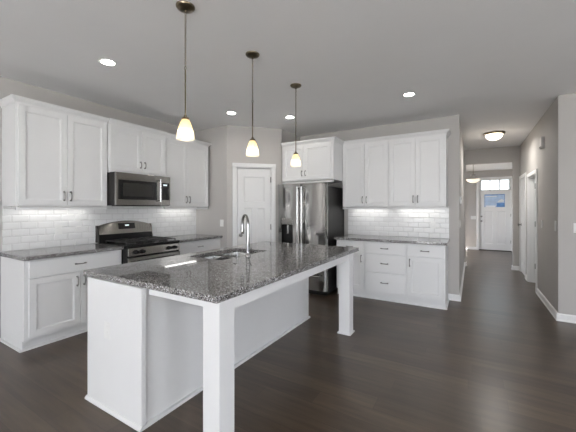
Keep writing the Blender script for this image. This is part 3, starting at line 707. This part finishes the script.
# ------------------------------------------------------------------ lamps
def pendant(label, x, y):
    t = thing('pendant_lamp', label, 'lamp', (x, y, 0), 0, None)
    M().lathe([(0, ZC), (.063, ZC), (.063, ZC - .006), (.055, ZC - .016), (.030, ZC - .026), (.008, ZC - .030), (.008, ZC - .042), (0, ZC - .042)], n=32).build('canopy', BRASS, t, smooth=True)
    m = M(); z = ZC - .05; i = 0
    while z > 2.345:
        m.torus((0, 0, z), .0065, .0016, (1, 0, 0) if i % 2 else (0, 1, 0), (0, 0, 1), n=12, k=6, sy=1.9); z -= .0205; i += 1
    m.tube([(.003, .002, ZC - .04), (.004, -.003, 2.6), (-.003, .003, 2.45), (.002, 0, 2.33)], .0013, 6)
    m.build('chain', BRASS, t, smooth=True)
    M().torus((0, 0, 2.328), .010, .0025, (1, 0, 0), (0, 0, 1)).build('ring', BRASS, t, smooth=True)
    M().tube([(0, 0, 2.318), (0, 0, 2.0)], .0055, 10).build('stem', BRASS, t, smooth=True)
    M().lathe([(0, 2.005), (.009, 2.005), (.012, 1.995), (.024, 1.988), (.027, 1.975), (.0, 1.975)], n=24).build('cap', BRASS, t, smooth=True)
    P = [(.020, 1.982), (.027, 1.970), (.036, 1.950), (.044, 1.925), (.0495, 1.905)]; Q = [(.0495, 1.905), (.0545, 1.880), (.0575, 1.860), (.058, 1.845), (.0565, 1.840)]
    sh = M().lathe(P, n=32, cap=False).build('shade', SHADE_TOP, t, smooth=True)
    M().lathe(Q, n=32, cap=False).build('shade_lower', SHADE_LOW, sh, smooth=True)
    M().lathe([(0, 1.918), (.016, 1.912), (.022, 1.895), (.022, 1.885), (.014, 1.865), (0, 1.862)], n=16).build('bulb', BULB, t, smooth=True)
    return t
p1 = pendant('pendant lamp nearest the camera, over the near end of the island', -1.683, 1.447)
dup(p1, (-1.69, 2.205, 0), 'middle pendant lamp over the island, in front of the pantry door')
dup(p1, (-1.70, 3.012, 0), 'farthest pendant lamp over the island, in front of the refrigerator cabinet')

def downlight(label, x, y):
    t = thing('recessed_downlight', label, 'light', (x, y, ZC))
    M().lathe([(.055, -.001), (.078, -.001), (.080, -.005), (.072, -.010), (.055, -.006)], n=32, cap=False).build('trim_ring', PLATE, t, smooth=True)
    M().lathe([(0, -.003), (.056, -.003)], n=32).build('lens', DOWN, t)
    l = bpy.data.lights.new('downlight_beam', 'AREA'); l.shape = 'DISK'; l.size = .1; l.energy = 1.2; l.color = (1, .95, .88); l.spread = R(150)
    o = bpy.data.objects.new('downlight_beam', l); COL.objects.link(o); o.parent = t; o.location = (0, 0, -.014)
    return t
downlight('recessed ceiling downlight above the left wall cabinets', -2.95, 1.62)
downlight('recessed ceiling downlight in front of the pantry corner', -2.99, 3.40)
downlight('recessed ceiling downlight above the back wall cabinets, nearest the hallway', -.657, 3.95)
downlight('recessed ceiling downlight between the two far pendants, before the refrigerator cabinet', -2.365, 4.01)

fm = thing('flush_mount_light', 'round flush ceiling light with a glowing dome in the hallway', 'light', (.341, 6.78, ZC))
M().lathe([(0, 0), (.168, 0), (.172, -.012), (.165, -.030), (.145, -.036), (.0, -.036)], n=40).build('pan', BRASS, fm, smooth=True)
M().lathe([(.138, -.034), (.128, -.068), (.104, -.100), (.062, -.124), (.02, -.132), (0, -.132)], n=40, cap=False).build('dome', DOME, fm, smooth=True)
l = bpy.data.lights.new('hall_bulb', 'AREA'); l.shape = 'DISK'; l.size = .24; l.energy = 18; l.color = (1, .96, .91)
o = bpy.data.objects.new('hall_bulb', l); COL.objects.link(o); o.parent = fm; o.location = (0, 0, -.16)
M().lathe([(0, -.156), (.008, -.152), (.010, -.145), (.006, -.137), (0, -.136)], n=12).build('finial', BRASS, fm, smooth=True)

sf = thing('bowl_ceiling_lamp', 'hanging bowl lamp with glowing glass in the foyer beyond the hallway opening', 'lamp', (.02, 9.9, 0))
M().lathe([(0, 2.60), (.065, 2.60), (.06, 2.60), (.012, 2.59), (0, 2.59)], n=24).build('canopy', BRASS, sf, smooth=True)
M().tube([(0, 0, 2.595), (0, 0, 2.28)], .006, 8).build('stem', BRASS, sf)
M().lathe([(0, 2.30), (.07, 2.295), (.06, 2.275), (.012, 2.265), (0, 2.265)], n=24).build('cap', NICKEL, sf, smooth=True)
m = M()
for k_ in range(3):
    a = 2.1 * k_ + .3; m.tube([(.03 * math.cos(a), .03 * math.sin(a), 2.28), (.13 * math.cos(a), .13 * math.sin(a), 2.165)], .004, 6)
m.build('arm', NICKEL, sf)
M().lathe([(.172, 2.165), (.150, 2.135), (.105, 2.10), (.05, 2.078), (0, 2.07)], n=36, cap=False).build('bowl', DOME2, sf, smooth=True)

# ------------------------------------------------------------------ plates on the walls
def plate(name, label, cat, loc, rz, w=.072, h=.115, gangs=1, kind='switch'):
    t = thing(name, label, cat, loc, rz)
    M().box(-w / 2, w / 2, -.006, 0, -h / 2, h / 2).build('cover_plate', PLATE, t, bevel=.002)
    for g in range(gangs):
        x = (g - (gangs - 1) / 2) * .046
        if kind == 'switch': M().box(x - .016, x + .016, -.010, -.005, -.033, .033).build('rocker', PLATE, t, bevel=.002)
        else:
            for z in (-.02, .02): M().lathe([(0, -.008), (.015, -.008), (.016, -.005)], c=(x, 0, z), axis='y', n=16).build('receptacle', PLATE, t)
    return t
plate('wall_outlet', 'white outlet on the tile under the left wall cabinet', 'outlet', (XW + .010, 1.743, 1.113), R90, kind='outlet')
plate('wall_outlet', 'white outlet on the tiled back wall near the hallway end', 'outlet', (-.516, YB - .010, 1.12), 0, kind='outlet')
plate('light_switch', 'white switch plate on the pantry side wall above the worktop', 'switch', (-3.61, PY, 1.122), 0, w=.075, gangs=1)
plate('light_switch', 'white switch plate on the hallway wall next to the open doorway', 'switch', (XR, 5.93, 1.135), R(-90))
plate('light_switch', 'white switch plate near the outer corner of the hallway wall', 'switch', (XR, 5.05, 1.148), R(-90), h=.13)
plate('light_switch', 'white switch plate at the picture edge, on the wall facing the island', 'switch', (1.075, YR, 1.135), 0)
plate('light_switch', 'white switch plate beside the front door handle', 'switch', (.03, YF, 1.06), 0, w=.15, gangs=2)
plate('light_switch', 'white switch on the left hallway wall below the thermostat', 'switch', (XL, 5.40, 1.13), R90)
th = thing('thermostat', 'small thermostat on the left hallway wall by the back cabinets', 'thermostat', (XL, 5.38, 1.50), R90)
M().box(-.05, .05, -.024, 0, -.06, .06).build('body', PLATE, th, bevel=.004); M().box(-.03, .03, -.0255, -.023, 0, .035).build('screen', GREY, th)
ch = thing('door_chime', 'square white door chime box high on the right hallway wall', 'chime', (XR, 5.81, 2.33), R(-90))
M().box(-.07, .07, -.04, 0, -.08, .08).build('cover', mat('aged_chime_plastic', (.56, .54, .52), .6, noise=(10, .02)), ch, bevel=.006); M().box(-.06, .06, -.047, -.044, -.07, -.055).build('slot', GREY, ch)  # even grey cover, darker than the white plates
plate('wall_outlet', 'white outlet on the end panel of the island', 'outlet', (-2.13, BY0 + .004, .54), 0, kind='outlet')
